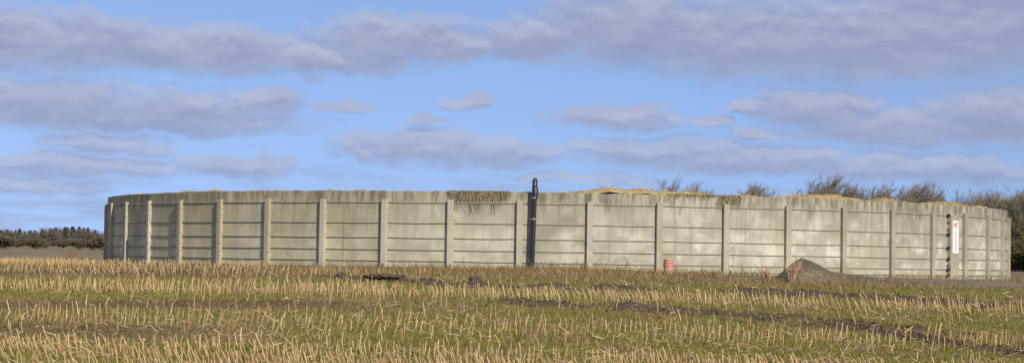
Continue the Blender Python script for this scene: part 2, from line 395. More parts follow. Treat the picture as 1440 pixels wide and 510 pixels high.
# ------------------------------------------------------------------ the slurry tank
TOP = CAMZ+2.37; PT = CAMZ+2.07
CAB = [CAMZ+q for q in (1.965, 1.265, .755, .345, -.04, -.26)]
tank = empty('slurry_tank', (0, TC, 0))
tag(tank, 'round grey concrete slurry tank of ribbed wall panels standing in the field', 'slurry tank')
HW = RW*math.sin(DTH/2); AP = RW*math.cos(DTH/2)
def panel_mesh(seed):
    r = random.Random(seed); m = MB(); n = 12; z0 = .45; th = .16; g = .008
    tops = [TOP-z0+(r.random()-.5)*.022+(.01 if seed % 2 else -.008) for _ in range(n+1)]
    V_ = []
    for yy, cut in ((0, .014), (th, .014)):
        for i in range(n+1):
            x = -HW+g+(2*HW-2*g)*i/n; V_.append((x, yy, 0)); V_.append((x, yy, tops[i]-cut))
    m.add([], [])
    vs = []; fs = []
    b = 2*(n+1)
    for i in range(n):
        f0, f1 = 2*i, 2*i+2
        fs.append((f0, f1, f1+1, f0+1)); fs.append((b+f1, b+f0, b+f0+1, b+f1+1))
        fs.append((f0+1, f1+1, b+2*(n+1)*0+f1+1, b+f0+1))
    fs.append((0, 1, b+1, b)); fs.append((2*n+1, 2*n, b+2*n, b+2*n+1))
    m.add(V_, fs)
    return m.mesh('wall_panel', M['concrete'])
PM = [panel_mesh(i) for i in range(5)]
def post_mesh():
    m = MB(); h = (PT-.45)/2
    
    m.box((0, -.04, h), (.105, .085, h), .014); return m.mesh('post', M['post'])
POSTM = post_mesh()
def bolts_mesh():
    m = MB()
    for zc in (PT-.33, PT-.55, CAB[1]+.12, CAB[2]+.1, CAB[3]-.14, CAB[3]+.11):
        for sx_ in (1,):
            m.tube([(sx_*.10, -.07, zc-.45), (sx_*.122, -.07, zc-.45)], .024, 8)
    return m.mesh('bolt_row', M['greycap'])
BOLTM = bolts_mesh()
def at(th, r, z=0): return (r*math.sin(th), -r*math.cos(th), z)
for kx in range(NP):
    th = TH0+kx*DTH
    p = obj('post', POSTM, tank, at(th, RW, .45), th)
    b = obj('bolt_row', BOLTM, p); b['kind'] = 'stuff'
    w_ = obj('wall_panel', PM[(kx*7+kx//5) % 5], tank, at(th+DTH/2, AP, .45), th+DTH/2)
for i, zc in enumerate(CAB):
    m = MB(); pts = []
    for kx in range(NP*2):
        th = TH0+kx*DTH/2; r = RW+.019 if kx % 2 == 0 else AP+.019
        sag = (random.random()-.5)*.012 + (-.008 if kx % 2 else 0)
        pts.append(at(th, r, zc+sag))
    pts.append(pts[0]); m.tube(pts, .017, 6, False)
    m.build('tension_cable', M['cable'], tank, smooth=True)
# stressing pillar with the cable anchors
def theta_of(px):
    t = np.linspace(-1.36, 1.36, 8000); x = 782+FPX*19.05*np.sin(t)/(TC-19.05*np.cos(t)); return float(np.interp(px, x, t))
TP = theta_of(1339.5)
RP = RW*math.cos(DTH/2)+.0
m = MB(); h = (CAMZ+1.99-.45)/2; m.box((0, -.05, h), (.31, .09, h), .02)
pil = m.build('anchor_pillar', M['post'], tank, at(TP, RP+.02, .45), TP)
for zc in CAB:
    m = MB(); m.tube([(-.30, -.05, zc-.45), (-.37, -.05, zc-.45), (-.42, -.05, zc-.45), (-.44, -.05, zc-.45)], [.055, .055, .048, .02], 10)
    m.build('anchor_cap', M['black'], pil, smooth=True)
for zc in (CAB[0]-.24, CAB[1]+.19, CAB[3]-.22):
    m = MB(); m.tube([(-.30, -.05, zc-.45), (-.345, -.05, zc-.45)], .05, 12); m.tube([(-.345, -.05, zc-.45), (-.385, -.05, zc-.45)], .022, 8)
    m.build('anchor_plate', M['greycap'], pil, smooth=True)
# sign on the pillar
pp = Vector(at(TP, RP+.02)); out = Vector((math.sin(TP), -math.cos(TP), 0)); rt = Vector((math.cos(TP), math.sin(TP), 0))
sg = empty('sign', (0, TC, 0)); sz0, sz1 = CAMZ+.55, CAMZ+1.775
sg.location = Vector((0, TC, 0))+pp+out*.1435+rt*(.0)+Vector((0, 0, sz0)); sg.rotation_euler = (0, 0, TP)
tag(sg, 'tall narrow white sign with red lettering fixed to the thick concrete pillar', 'sign')
m = MB(); m.box((0, -.008, (sz1-sz0)/2), (.235, .006, (sz1-sz0)/2), .003); m.build('plate', M['sign'], sg)
for sx_, zz in ((-.2, .04), (.2, .04), (-.2, 1.19), (.2, 1.19)):
    m = MB(); m.tube([(sx_, -.010, zz), (sx_, -.019, zz)], .009, 8); m.build('screw', M['steel'], sg)
def text(name, s, size, mat, loc, parent):
    cu = bpy.data.curves.new(name, 'FONT'); cu.body = s; cu.size = size; cu.align_x = 'CENTER'; cu.extrude = .002; cu.offset = size*.02
    o = bpy.data.objects.new(name, cu); COL.objects.link(o)
    dg = bpy.context.evaluated_depsgraph_get(); me = bpy.data.meshes.new_from_object(o.evaluated_get(dg))
    bpy.data.objects.remove(o); bpy.data.curves.remove(cu); me.materials.clear(); me.materials.append(mat)
    q = obj(name, me, parent, loc); q.rotation_euler = (math.pi/2, 0, 0); return q
text('letter_mark', 'HC', .25, M['red'], (0, -.0165, .98), sg)
for i, ch in enumerate('I0A4AAB'): text('letter', ch, .135, M['ink'], (0, -.0165, .85-i*.125), sg)

# straw crust floating on the slurry, heaped against the front of the rim
BUMPS = [(835, .05, 1.), (862, .17, .9), (905, .15, .8), (945, .1, .6), (975, .12, .5), (1000, .06, .5), (1062, .06, .45), (1135, .08, .7), (1165, .14, .6), (1188, .15, .6),
         (1215, .07, .5), (1262, .10, .5), (1280, .05, .4), (1345, .1, .6), (1362, .08, .6), (1398, .06, .8), (280, .04, .5), (240, .05, .5)]
BT = [(theta_of(x), h_, w_) for x, h_, w_ in BUMPS]
def crest(th):
    z = np.full(np.shape(th), -.02)
    z = z+.09*(fbm(np.asarray(th)*40, np.zeros(np.shape(th)), 3)-.5)
    for t, h_, w_ in BT: z = np.maximum(z, -.035+(h_+.04)*np.exp(-((th-t)*19/w_)**2)+.02*(fbm(np.asarray(th)*120, np.zeros(np.shape(th)), 9)-.5))
    return z
def crust_z(th, r):
    c = crest(th); e = sst(r, 15.5, 18.3)*(1-.25*sst(r, 18.5, 18.78))
    return TOP-.45+(c+.45)*e+.05*(fbm(r*1.5, th*20, 6)-.5)+.06*(fbm(r*6, th*110, 26)-.5)
ths = np.concatenate([np.arange(-1.5, 1.5, .006), np.linspace(1.5, 2*math.pi-1.5, 60)]); rs = np.array([.3, 4, 9, 13, 15, 16, 16.8, 17.4, 17.8, 18.1, 18.3, 18.5, 18.65, 18.78])
T_, R_ = np.meshgrid(ths, rs); Z_ = crust_z(T_, R_)
vv = np.stack([R_*np.sin(T_), TC-R_*np.cos(T_), Z_], -1).reshape(-1, 3); nt = len(ths)
ii = np.arange(len(rs)*nt).reshape(len(rs), nt); jn = np.roll(ii, -1, 1)
ff = np.stack([ii[:-1], jn[:-1], jn[1:], ii[1:]], -1).reshape(-1, 4)
def blades(base, dirs, width, cols, bend=None):
    """thin tapering three-sided blades: base (n,3), dirs (n,3) full length vectors"""
    n = len(base); side = np.cross(dirs, rng.normal(size=(n, 3))); side /= np.linalg.norm(side, axis=1)[:, None]+1e-9
    s = side*width[:, None]*.5
    mid = base+dirs*.55+(bend if bend is not None else 0)
    tip = base+dirs
    v = np.stack([base-s, base+s, mid+s*.8, mid-s*.8, tip+s*.3, tip-s*.3], 1).reshape(-1, 3)
    o = np.arange(n)[:, None]*6
    f = np.concatenate([o+np.array([[0, 1, 2, 3]]), o+np.array([[3, 2, 4, 5]])], 0)
    return v, f, np.repeat(cols, 6, 0)
GOLD = np.array([.60, .45, .20]); 
def lerp(a, b, t): return np.asarray(a)+(np.asarray(b)-np.asarray(a))*t[:, None]
n = 36000; th = rng.uniform(-1.4, 1.4, n); r = 18.8-np.abs(rng.normal(size=n))*.8; 
zb = crust_z(th, r)+.004
a = rng.uniform(0, 2*math.pi, n); L = rng.uniform(.05, .16, n)
base = np.stack([r*np.sin(th), TC-r*np.cos(th), zb], -1); dr = np.stack([np.cos(a)*L, np.sin(a)*L, rng.uniform(-.1, .45, n)*L], -1)
cb = lerp([.30, .21, .09], [.70, .53, .25], rng.random(n))
bv, bf, bc = blades(base, dr, rng.uniform(.006, .014, n), cb)
sc = np.tile(GOLD*.75, (len(vv), 1))*(.7+.5*rng.random((len(vv), 1)))
crust = obj('straw_crust', mesh_np('straw_crust', np.concatenate([vv, bv]), np.concatenate([ff, bf+len(vv)]), M['tintstraw'], np.concatenate([sc, bc])))
tag(crust, 'golden straw heaped along the rim inside the tank', 'straw', kind='stuff')
# straw and muck hanging over the outer edge
def clump(name, label, x0, x1, n, l0, l1, dens=0.0, dark=.5):
    t0, t1 = theta_of(x0), theta_of(x1)
    th = rng.uniform(t0, t1, n); u = (th-t0)/(t1-t0)
    e = np.clip(np.minimum(u, 1-u)*9, .25, 1)
    drip = .55+.9*np.clip(fbm(th*260, np.zeros(n), 12)-.32, 0, 1)*2
    L = (l0+(l1-l0)*rng.random(n)**2.2)*e*drip
    kx = np.floor((th-TH0)/DTH); tm = TH0+(kx+.5)*DTH; lx = RW*np.sin(th-tm)          # flat panel: local x
    st = rng.random(n)**1.6*.22*(l1 > .3)
    off = rng.uniform(.006, .05, n)*np.where(rng.random(n) < .8, .6, 1.)
    def w_(lx, off, z): return np.stack([(AP+off)*np.sin(tm)+lx*np.cos(tm), TC-(AP+off)*np.cos(tm)+lx*np.sin(tm), z], -1)
    b0 = w_(lx, off, TOP+.02-st); e0 = w_(lx+rng.normal(size=n)*.07, np.maximum(off*.5, .004), TOP+.01-st-L)
    c = lerp([.17, .135, .07], [.48, .40, .25], rng.random(n)**(1+dark)); 
    v, f, cc = blades(b0, e0-b0, rng.uniform(.010, .026, n), c)
    # tangled mat plastered on the upper wall
    if l1 > .3:
        k3 = int(n*2.4); th3 = rng.uniform(t0, t1, k3); u3 = (th3-t0)/(t1-t0); dp = (l0*1.9)*rng.random(k3)
        ok3 = rng.random(k3) < 1.5*fbm(th3*90, dp*5, 19)-.25+.5*(1-dp/(l0*1.9))*np.clip(np.minimum(u3, 1-u3)*10, 0, 1)
        ok3 &= dp < l0*1.9*np.clip(np.minimum(u3, 1-u3)*7+.2, 0, 1); th3, dp = th3[ok3], dp[ok3]; k3 = len(dp)
        kk = np.floor((th3-TH0)/DTH); tm3 = TH0+(kk+.5)*DTH; lx3 = RW*np.sin(th3-tm3); o3 = rng.uniform(.004, .045, k3)*(1-.5*dp/(l0*1.9))
        b3 = np.stack([(AP+o3)*np.sin(tm3)+lx3*np.cos(tm3), TC-(AP+o3)*np.cos(tm3)+lx3*np.sin(tm3), TOP+.025-dp], -1)
        a3 = rng.normal(size=k3)*.9-math.pi/2; L3 = rng.uniform(.04, .13, k3)
        d3 = np.stack([np.cos(a3)*L3*np.cos(tm3), np.cos(a3)*L3*np.sin(tm3), np.sin(a3)*L3], -1)
        v3, f3, c3 = blades(b3, d3, rng.uniform(.010, .024, k3), lerp([.16, .125, .065], [.46, .38, .23], rng.random(k3)**1.3))
        f = np.concatenate([f, f3+len(v)]); v = np.concatenate([v, v3]); cc = np.concatenate([cc, c3])
    # root mat lying on the top edge
    m_ = n//3; th2 = rng.uniform(t0, t1, m_); rr = rng.uniform(AP-.12, AP+.03, m_)
    b2 = np.stack([rr*np.sin(th2), TC-rr*np.cos(th2), np.full(m_, TOP-.005)], -1)
    a2 = rng.uniform(0, 6.28, m_); L2 = rng.uniform(.04, .12, m_)
    d2 = np.stack([np.cos(a2)*L2, np.sin(a2)*L2, rng.uniform(0, .4, m_)*L2], -1)
    v2, f2, c2 = blades(b2, d2, rng.uniform(.008, .018, m_), lerp([.2, .15, .06], [.5, .36, .14], rng.random(m_)))
    o = obj(name, mesh_np(name, np.concatenate([v, v2]), np.concatenate([f, f2+len(v)]), M['tintstraw'], np.concatenate([cc, c2])))
    return tag(o, label, 'straw')
clump('hanging_straw', 'wide mat of dirty straw hanging down one panel left of the black pipe', 629, 717, 700, .16, .62)
clump('hanging_straw', 'short thick clump of straw hanging over a post head on the rim', 1013, 1043, 190, .12, .36)
clump('hanging_straw', 'ragged thin fringe of straw on the rim beside a thicker clump', 938, 1012, 300, .04, .2)

# ------------------------------------------------------------------ black pipe up the wall
TPI = theta_of(750.5)
def wallpt(px, z, off):
    th = theta_of(px); kx = math.floor((th-TH0)/DTH); tm = TH0+(kx+.5)*DTH
    lx = RW*math.sin(th-tm); return Vector(((AP+off)*math.sin(tm)+lx*math.cos(tm), TC-(AP+off)*math.cos(tm)+lx*math.sin(tm), z))
pipe = empty('slurry_pipe', wallpt(749.5, 1.3, .21)); O = Vector(pipe.location)
tag(pipe, 'black plastic pipe rising up the tank wall and bending over the rim', 'pipe')
b0 = wallpt(749.6, 1.15, .21)-O; b1 = wallpt(752.2, CAMZ+2.55, .21)-O
m = MB(); m.tube([b0, b0.lerp(b1, .5), b1], .084, 20); m.build('riser', M['black'], pipe, smooth=True)
arc = []; 
for q in range(0, 13):
    a_ = math.pi*q/12; arc.append(b1+Vector((0, .2-.2*math.cos(a_), .05+.16*math.sin(a_))))
m = MB(); m.tube([b1+Vector((0, 0, -.25))]+arc+[arc[-1]+Vector((0, 0, -.5))], .088, 18); m.build('bend', M['black'], pipe, smooth=True)
m = MB(); c0 = b1+Vector((.012, .0, 0)); m.tube([c0+Vector((0, 0, -.42)), c0+Vector((0, 0, -.40)), c0+Vector((0, 0, -.06)), c0+Vector((0, 0, -.03))], [.09, .108, .108, .09], 18); m.build('coupling', M['black'], pipe, smooth=True)
for zc in (CAMZ+2.16, CAMZ+1.44):
    f_ = (zc-O.z-b0.z)/(b1.z-b0.z); c_ = b0.lerp(b1, f_); m = MB()
    m.lathe([(.085, -.022), (.113 if zc > CAMZ+2 else .093, -.022), (.113 if zc > CAMZ+2 else .093, .022), (.085, .022)], c_, 20)
    m.box(tuple(c_+Vector((-.105, .1, 0))), (.014, .1, .018)); m.box(tuple(c_+Vector((.1, .1, 0))), (.012, .1, .018))
    m.build('clamp', M['steel'], pipe, smooth=True)
for dz, s_ in ((.05, .03), (.2, .026)):  # pale steel studs added to imitate sun glints on the bend
    c_ = b1+Vector((.0, -.07 if dz < .1 else -.01, dz)); m = MB(); m.tube([c_+Vector((0, .02, 0)), c_+Vector((0, -.035, 0)), c_+Vector((0, -.045, 0))], [s_, s_, s_*.6], 10); m.build('glint_stud', M['steel'], pipe, smooth=True)

# ------------------------------------------------------------------ red drum
dx, dd = (941.5-782)/FPX*69.7, 69.7; dz = float(gh(dx, dd))
drum = empty('plastic_drum', (dx, dd, dz)); tag(drum, 'faded red plastic drum standing in grass at the foot of the wall', 'drum')
prof = [(.10, -.06), (.145, -.05), (.155, 0), (.163, .03), (.165, .11), (.158, .125), (.158, .20), (.17, .215), (.17, .29), (.164, .30), (.17, .31), (.17, .385), (.164, .395), (.17, .405), (.17, .455), (.158, .47), (.15, .47), (.148, .44), (.02, .435)]
m = MB(); m.lathe(prof, n=28); m.build('body', M['drum'], drum, smooth=True)
m = MB(); m.lathe([(.159, .135), (.1625, .137), (.1625, .192), (.159, .194)], n=28); m.build('band', M['drumband'], drum, smooth=True)
m = MB(); m.lathe([(.03, .436), (.032, .44), (.032, .463), (.024, .466)], (.07, .03, 0), 12); m.build('bung', M['drumband'], drum, smooth=True)

# ------------------------------------------------------------------ gravel heap
HX, HD = (1128-782)/FPX*67.3, 67.3; HZ = float(gz(HX, HD))
def heap_h(x, y):
    r = np.hypot(x*np.where(x < 0, 1.35, .78), y*.75); a = np.clip(.76*(1-r/1.2), 0, 1)
    a = np.where(a > .6, .6+(a-.6)*.75, a)
    ridge = 0.36*np.clip(1-x/5.6, 0, 1)*sst(x, -.2, .9)*np.exp(-((y-.25)/.75)**2)
    return np.maximum(a, ridge)+.2*a*(1-a)
hx, hy = np.meshgrid(np.linspace(-1.2, 5.4, 150), np.linspace(-1.7, 1.9, 80))
hz = heap_h(hx, hy)+.07*(fbm(hx*2.5, hy*2.5, 41)-.5)+.05*(fbm(hx*9, hy*9, 43)-.5)-.05
hz = hz+gz(hx+HX, hy+HD)-HZ
hi = np.arange(hx.size).reshape(hx.shape); hf = np.stack([hi[:-1, :-1], hi[:-1, 1:], hi[1:, 1:], hi[1:, :-1]], -1).reshape(-1, 4)
heap = empty('gravel_heap', (HX, HD, HZ)); tag(heap, 'grey gravel heap with a low tail tipped against the tank wall', 'gravel heap')
obj('mound', mesh_np('mound', np.stack([hx, hy, hz], -1).reshape(-1, 3), hf, M['gravel'], None, True), heap)
def stones(n, X, Y, Z, smin, smax):
    oc = np.array([(1, 0, 0), (-1, 0, 0), (0, 1, 0), (0, -1, 0), (0, 0, 1), (0, 0, -1)], float)
    of = np.array([(0, 2, 4), (2, 1, 4), (1, 3, 4), (3, 0, 4), (2, 0, 5), (1, 2, 5), (3, 1, 5), (0, 3, 5)])
    s = rng.uniform(smin, smax, (n, 1, 1))*rng.uniform(.55, 1.2, (n, 6, 1))
    rot = rng.normal(size=(n, 3, 3)); q, _ = np.linalg.qr(rot)
    v = np.einsum('kj,nij->nki', oc, q)*s + np.stack([X, Y, Z], -1)[:, None, :]
    f = (np.arange(n)[:, None, None]*6+of[None]).reshape(-1, 3)
    c = np.repeat(lerp([.10, .075, .048], [.27, .215, .148], rng.random(n)**1.2), 6, 0)
    return v.reshape(-1, 3), f, c
n = 9000; X = rng.uniform(-1., 5., n); Y = rng.normal(size=n)*.6-.15; H = heap_h(X, Y); kp = H > .04; X, Y, H = X[kp], Y[kp], H[kp]
Z = H+gz(X+HX, Y+HD)-HZ-.03
v, f, c = stones(len(X), X, Y, Z, .010, .028); st_ = obj('stones', mesh_np('stones', v, f, M['tint'], c), heap); st_['kind'] = 'stuff'
n = 9000; X = rng.uniform(5.5, 30, n); Y = 65.8+.05*(X-5)+rng.random(n)*(3.+.42*np.maximum(X-9, 0))
ok = np.hypot(X, Y-TC) > RW+.4; X, Y = X[ok], Y[ok]
v, f, c = stones(len(X), X, Y, gh(X, Y)+.03, .012, .03)
tag(obj('loose_gravel', mesh_np('loose_gravel', v, f, M['tint'], c)), 'loose grey stones scattered over the gravel track', 'gravel', kind='stuff')

# ------------------------------------------------------------------ soil clods
def clod(px, py, sx_, sy_, sz_, label, seed):
    x, d = hit(px, py); m = MB(); n1, n2 = 40, 20; vs = []; fs = []
    for j in range(n2+1):
        for i in range(n1):
            a_ = 2*math.pi*i/n1; b_ = math.pi*j/n2-math.pi/2
            p = Vector((math.cos(a_)*math.cos(b_), math.sin(a_)*math.cos(b_), math.sin(b_)))
            k_ = .45+.8*float(fbm(p.x*1.7+seed, p.y*1.7+p.z*1.9+seed*3, seed))+.5*float(fbm(p.x*5+seed, p.y*5+p.z*4.3+seed, seed+2, 3))
            vs.append((p.x*sx_*k_, p.y*sy_*k_, p.z*sz_*k_))
    for j in range(n2):
        for i in range(n1): fs.append((j*n1+i, j*n1+(i+1) % n1, j*n1+n1+(i+1) % n1, j*n1+n1+i))
    m.add(vs, fs); o = m.build('soil_clod', M['clod'], None, (x, d, float(gh(x, d))+sz_*.25))
    return tag(o, label, 'clod')
clod(479, 392, .17, .3, .13, 'small round dark clod of earth beside a lying stalk', 3)
clod(540, 396, .55, .5, .09, 'long low ridge of turned dark earth in the stubble', 5)
clod(668, 397, .19, .3, .13, 'dark pointed clod of earth at the edge of the dry grass', 8)

# ------------------------------------------------------------------ maize stubble
def stalk_geo(seed, n=6):
    r = random.Random(seed); m = MB(); rad = .0095; b = Vector(((r.random()-.5)*.045, (r.random()-.5)*.045, 0))
    pts, rr = [], []
    for q in (-.12, 0, .33, .36, .39, .7, .73, .76, 1.0):
        pts.append(Vector((0, 0, q))+b*(q*q)); rr.append(rad*(1.15-.3*max(q, 0))*(1.28 if q in (.36, .73) else 1))
    m.tube(pts, rr, n)
    for i in range(n):                                   # slanting cut
        k_ = len(pts)*n-n+i; x, y, z = m.v[k_]; m.v[k_] = (x, y, z+(x-pts[-1].x)*4*(r.random()*.6+.6)*(1 if seed % 2 else -1))
    return m
SG = [stalk_geo(i) for i in range(8)]
ROWS = []                         # (depth at x = 0, x0, x1, gap, strength)
def dof(py): return hit(782, py)[1]
for py, s_, two in ((540, .9, 1), (529, .9, 1), (519, 1., 1), (510, 1., 1), (502, .7, 0), (490, .1, 0), (483, .3, 0), (474, .75, 0), (468, .8, 0), (461, .85, 0), (449, .12, 0), (437, .1, 0), (425, .6, 0), (420, 1., 1), (416, .8, 0), (406, .1, 0)):
    ROWS.append((dof(py), -14, 14, s_, two))
ROWS += [(53.5, -16, -4.0, .7, 0), (55., -16, -5, .5, 0), (58.2, -16, -1.8, .2, 0), (63.6, -18.5, -3., .6, 0), (65.2, -18.5, -4, .6, 0), (66.5, -19, -6, .5, 0)]
for i in range(14): ROWS.append((67.8+i*1.7, -34, -9.0, .75, i > 5))
PLN = []
for d0, x0, x1, s_, two in ROWS:
    for sub in ((0, .42) if two else (0,)):
        x = x0+rng.random()*.2
        while x < x1:
            x += .075+rng.exponential(.04)+(rng.exponential(.09)*(1-s_)/max(s_, .15))
            dd_ = d0+sub+(rng.random()-.5)*.09+.12*math.sin(x*.35+d0)
            if math.hypot(x, dd_-TC) < RW+.5: continue
            if x > 2.2 and dd_ > 60: continue
            if float(fbm(x*.55, dd_*.8, 63)) < .3 and rng.random() < .7: continue
            if dd_ > 62 and x > -10 and rng.random() < .35: continue
            PLN.append((x, dd_))
PLN = np.array(PLN); XP, DP = PLN[:, 0], PLN[:, 1]
sm = soil_mask(XP, DP); keep = rng.random(len(XP)) > sm*.15; XP, DP = XP[keep], DP[keep]
ZP = gh(XP, DP); NS = len(XP)
leanfield = (fbm(XP*.2, DP*.8, 91)-.5)*1.5
la = leanfield*.8+np.interp(DP, [31, 35, 37.5, 42, 48, 54], [-.2, -.2, .1, .14, -.1, -.1])+rng.normal(size=NS)*.10; lb = rng.normal(size=NS)*.12
flat = rng.random(NS) < .07; la = np.where(flat, rng.choice([-1, 1], NS)*rng.uniform(.7, 1.35, NS), la)
hgt = (np.interp(DP, [32, 36, 41, 52, 66, 75], [.23, .24, .28, .32, .31, .29]))*rng.uniform(.6, 1.1, NS)
thick = rng.uniform(.7, 1.2, NS)*np.interp(DP, [32, 60, 90], [1, 1.15, 1.3])
pxs = 782+FPX*XP/DP; inview = (pxs > -10) & (pxs < 1450) & (FPX*(CAMZ-ZP-hgt)/DP < 140)
order = np.argsort(np.where(inview, DP, 1e9)); near300 = set(order[:300].tolist())
sm_meshes = [g.mesh('stubble_stalk', M['stalk'], True) for g in SG]
from mathutils import Euler
vs_all, fs_all, cs_all, off = [], [], [], 0
SV = [np.array(g.v, float) for g in SG]; NF = len(SG[0].v)
quads = np.array([f for f in SG[0].f if len(f) == 4], np.int32)
for i in range(NS):
    e = Euler((lb[i], la[i], rng.random()*6.28), 'XYZ'); R3 = Matrix.Rotation(la[i], 3, 'Y') @ Matrix.Rotation(lb[i], 3, 'X') @ Matrix.Rotation(rng.random()*6.28, 3, 'Z')
    t_ = thick[i]
    if i in near300:
        o = bpy.data.objects.new('stubble_stalk', sm_meshes[i % 8]); o.rotation_euler = R3.to_euler(); o.scale = (t_, t_, hgt[i]); o.location = (XP[i], DP[i], ZP[i]); COL.objects.link(o)
        tag(o, 'cut dry maize stalk stub standing in the stubble field', 'stalk', 'maize stubs standing in the nearest rows')
    else:
        vs_all.append((SV[i % 8]*np.array([t_, t_, hgt[i]])) @ np.array(R3).T+np.array([XP[i], DP[i], ZP[i]]))
        fs_all.append(quads+off); off += NF
        pale = 1.25 if rng.random() < .12 else 1.
        cs_all.append(pale*np.tile((np.array([.36, .235, .10])+(np.array([.60, .43, .22])-np.array([.36, .235, .10]))*rng.random())*(.85+.3*rng.random()), (NF, 1)))
rest = obj('stubble', mesh_np('stubble', np.concatenate(vs_all), np.concatenate(fs_all), M['tintstraw'], np.concatenate(cs_all), True))
tag(rest, 'rows of pale cut maize stubble stretching back towards the tank', 'stubble', kind='stuff')
# broken stalks and leaves lying about
def scatter(n, d0=31, d1=78, xlim=1.06):
    u = rng.random(n); d = 1/(1/d0+(1/d1-1/d0)*u); x = rng.uniform(-1, 1, n)*d*.26*xlim-.021*d; return x, d
n = 6500; x, d = scatter(n, 28, 66); ok = (fbm(x*.8, d*.8, 55) > .45) & (np.hypot(x, d-TC) > RW+.5) & ~((d > 62) & (x > 4)); x, d = x[ok], d[ok]; n = len(x)
a = rng.normal(size=n)*.55+np.where(rng.random(n) < .5, 0, math.pi); L = rng.uniform(.06, .30, n)*rng.uniform(.5, 1, n)
dr = np.stack([np.cos(a)*L, np.sin(a)*L, rng.uniform(-.05, .45, n)*L], -1)
v, f, c = blades(np.stack([x, d, gh(x, d)+.012], -1), dr, rng.uniform(.008, .022, n), lerp([.22, .15, .07], [.62, .50, .32], rng.random(n)))
tag(obj('stalk_litter', mesh_np('stalk_litter', v, f, M['tintstraw'], c)), 'broken maize stalks and dry leaves littering the field', 'litter', kind='stuff')
n = 26000; x, d = scatter(n, 28, 68); ok = (fbm(x*.6, d*.9, 57)+.25*rng.random(n) > .6) & (np.hypot(x, d-TC) > RW+.5) & ~((d > 62) & (x > 4)); x, d = x[ok], d[ok]; n = len(x)
a = rng.normal(size=n)*.9+np.where(rng.random(n) < .5, 0, math.pi); L = rng.uniform(.03, .13, n)
dr = np.stack([np.cos(a)*L, np.sin(a)*L, rng.uniform(0., .8, n)*L], -1)
v, f, c = blades(np.stack([x, d, gh(x, d)+.01], -1), dr, rng.uniform(.006, .014, n), lerp([.20, .14, .065], [.50, .38, .21], rng.random(n)))
tag(obj('chaff', mesh_np('chaff', v, f, M['tintstraw'], c)), 'small tan chaff and leaf scraps strewn between the stubble rows', 'chaff', kind='stuff')
n = 60000; x, d = scatter(n, 28, 66); ok = rng.random(n) < soil_mask(x, d)*1.1-.05; x, d = x[ok], d[ok]
v, f, c = stones(len(x), x, d, gh(x, d)+.008, .012, .05); c = c*np.array([.62, .50, .40])
tag(obj('crumbled_soil', mesh_np('crumbled_soil', v, f, M['tint'], c)), 'loose crumbs of dark earth lying in the wheel ruts', 'soil', kind='stuff')
# grass
n = 210000; x, d = scatter(n, 28, 74)
r_ = np.hypot(x, d-TC); ok = (r_ > RW+.12) & ~((x > 5.4) & (d > 65.9+.05*(x-5)) & (d < 69.3+.42*np.maximum(x-9, 0)) & (r_ > RW+.5) & (rng.random(n) < .96))
ok &= rng.random(n) > soil_mask(x, d)*1.08
ok &= ~((np.abs((x-HX-1.2)) < 2.2) & (d > HD-.6) & (rng.random(n) < .9))
x, d, r_ = x[ok], d[ok], r_[ok]; n = len(x)
patch = fbm(x*.9, d*.45, 101); dryp = np.clip(sst(d, 57, 63)*(1-sst(r_, 26, 29))*(.35+.9*fbm(x*.6, d*.6, 77)), 0, 1)
dm = dry_mask(x, d); isdry = rng.random(n) < np.clip(.05+dm*.85+dryp*.75+.6*sst(patch, .48, .62), 0, .95)
wallside = 1-sst(r_, RW+.3, RW+1.2)
L = rng.uniform(.03, .09, n)*(1+.9*dryp+2.2*wallside*(rng.random(n) < .5)*sst(fbm(x*1.3, d*1.3, 88), .38, .62)); L = np.where(isdry, L*1.25, L)*np.interp(d, [31, 70], [.8, 1.2])
a = rng.uniform(0, 6.28, n); ln = rng.uniform(.1, .8, n)*np.where(isdry, 1.3, 1)
dr = np.stack([np.cos(a)*ln*L, np.sin(a)*ln*L, L], -1)
gcol = lerp([.095, .094, .014], [.275, .235, .045], rng.random(n)); dcol = lerp([.14, .085, .04], [.38, .27, .13], rng.random(n)); 
dcol = dcol*(1-.45*dm)[:, None]; reddish = (rng.random(n) < .35*dryp)[:, None]
dcol = np.where(reddish, dcol*np.array([.85, .72, .75]), dcol)
v, f, c = blades(np.stack([x, d, gh(x, d)-.006], -1), dr, rng.uniform(.006, .014, n)*np.interp(d, [31, 70], [1, 1.7]), np.where(isdry[:, None], dcol, gcol))
tag(obj('grass', mesh_np('grass', v, f, M['tint'], c)), 'short green and withered grass covering the field and verge', 'grass', kind='stuff')

# ------------------------------------------------------------------ dead weeds along the wall
def weed(name, label, x, d, h_, n, spread, lean=0., col=(.36, .24, .13), group=None, th=.006):
    B, D, Wd = [], [], []
    for i in range(n):
        p = np.array([rng.normal()*.03, rng.normal()*.03, -.03]); q = np.array([rng.normal()*.22*spread+lean, rng.normal()*.2*spread, 1.])*h_*rng.uniform(.5, 1)
        B.append(p); D.append(q); Wd.append(th)
        for j in range(5):
            t = rng.uniform(.3, .95); B.append(p+q*t); D.append(np.array([rng.normal()*.5, rng.normal()*.5, .6])*h_*rng.uniform(.08, .25)); Wd.append(th*.7)
    c = lerp(np.array(col)*.6, np.array(col)*1.25, rng.random(len(B)))
    v, f, cc = blades(np.array(B), np.array(D), np.array(Wd), c)
    o = obj(name, mesh_np(name, v, f, M['tint'], cc), None, (x, d, float(gh(x, d)))); return tag(o, label, 'weed', group)
def front(px, gap): 
    th = theta_of(px); return ((RW+gap)*math.sin(th), TC-(RW+gap)*math.cos(th))
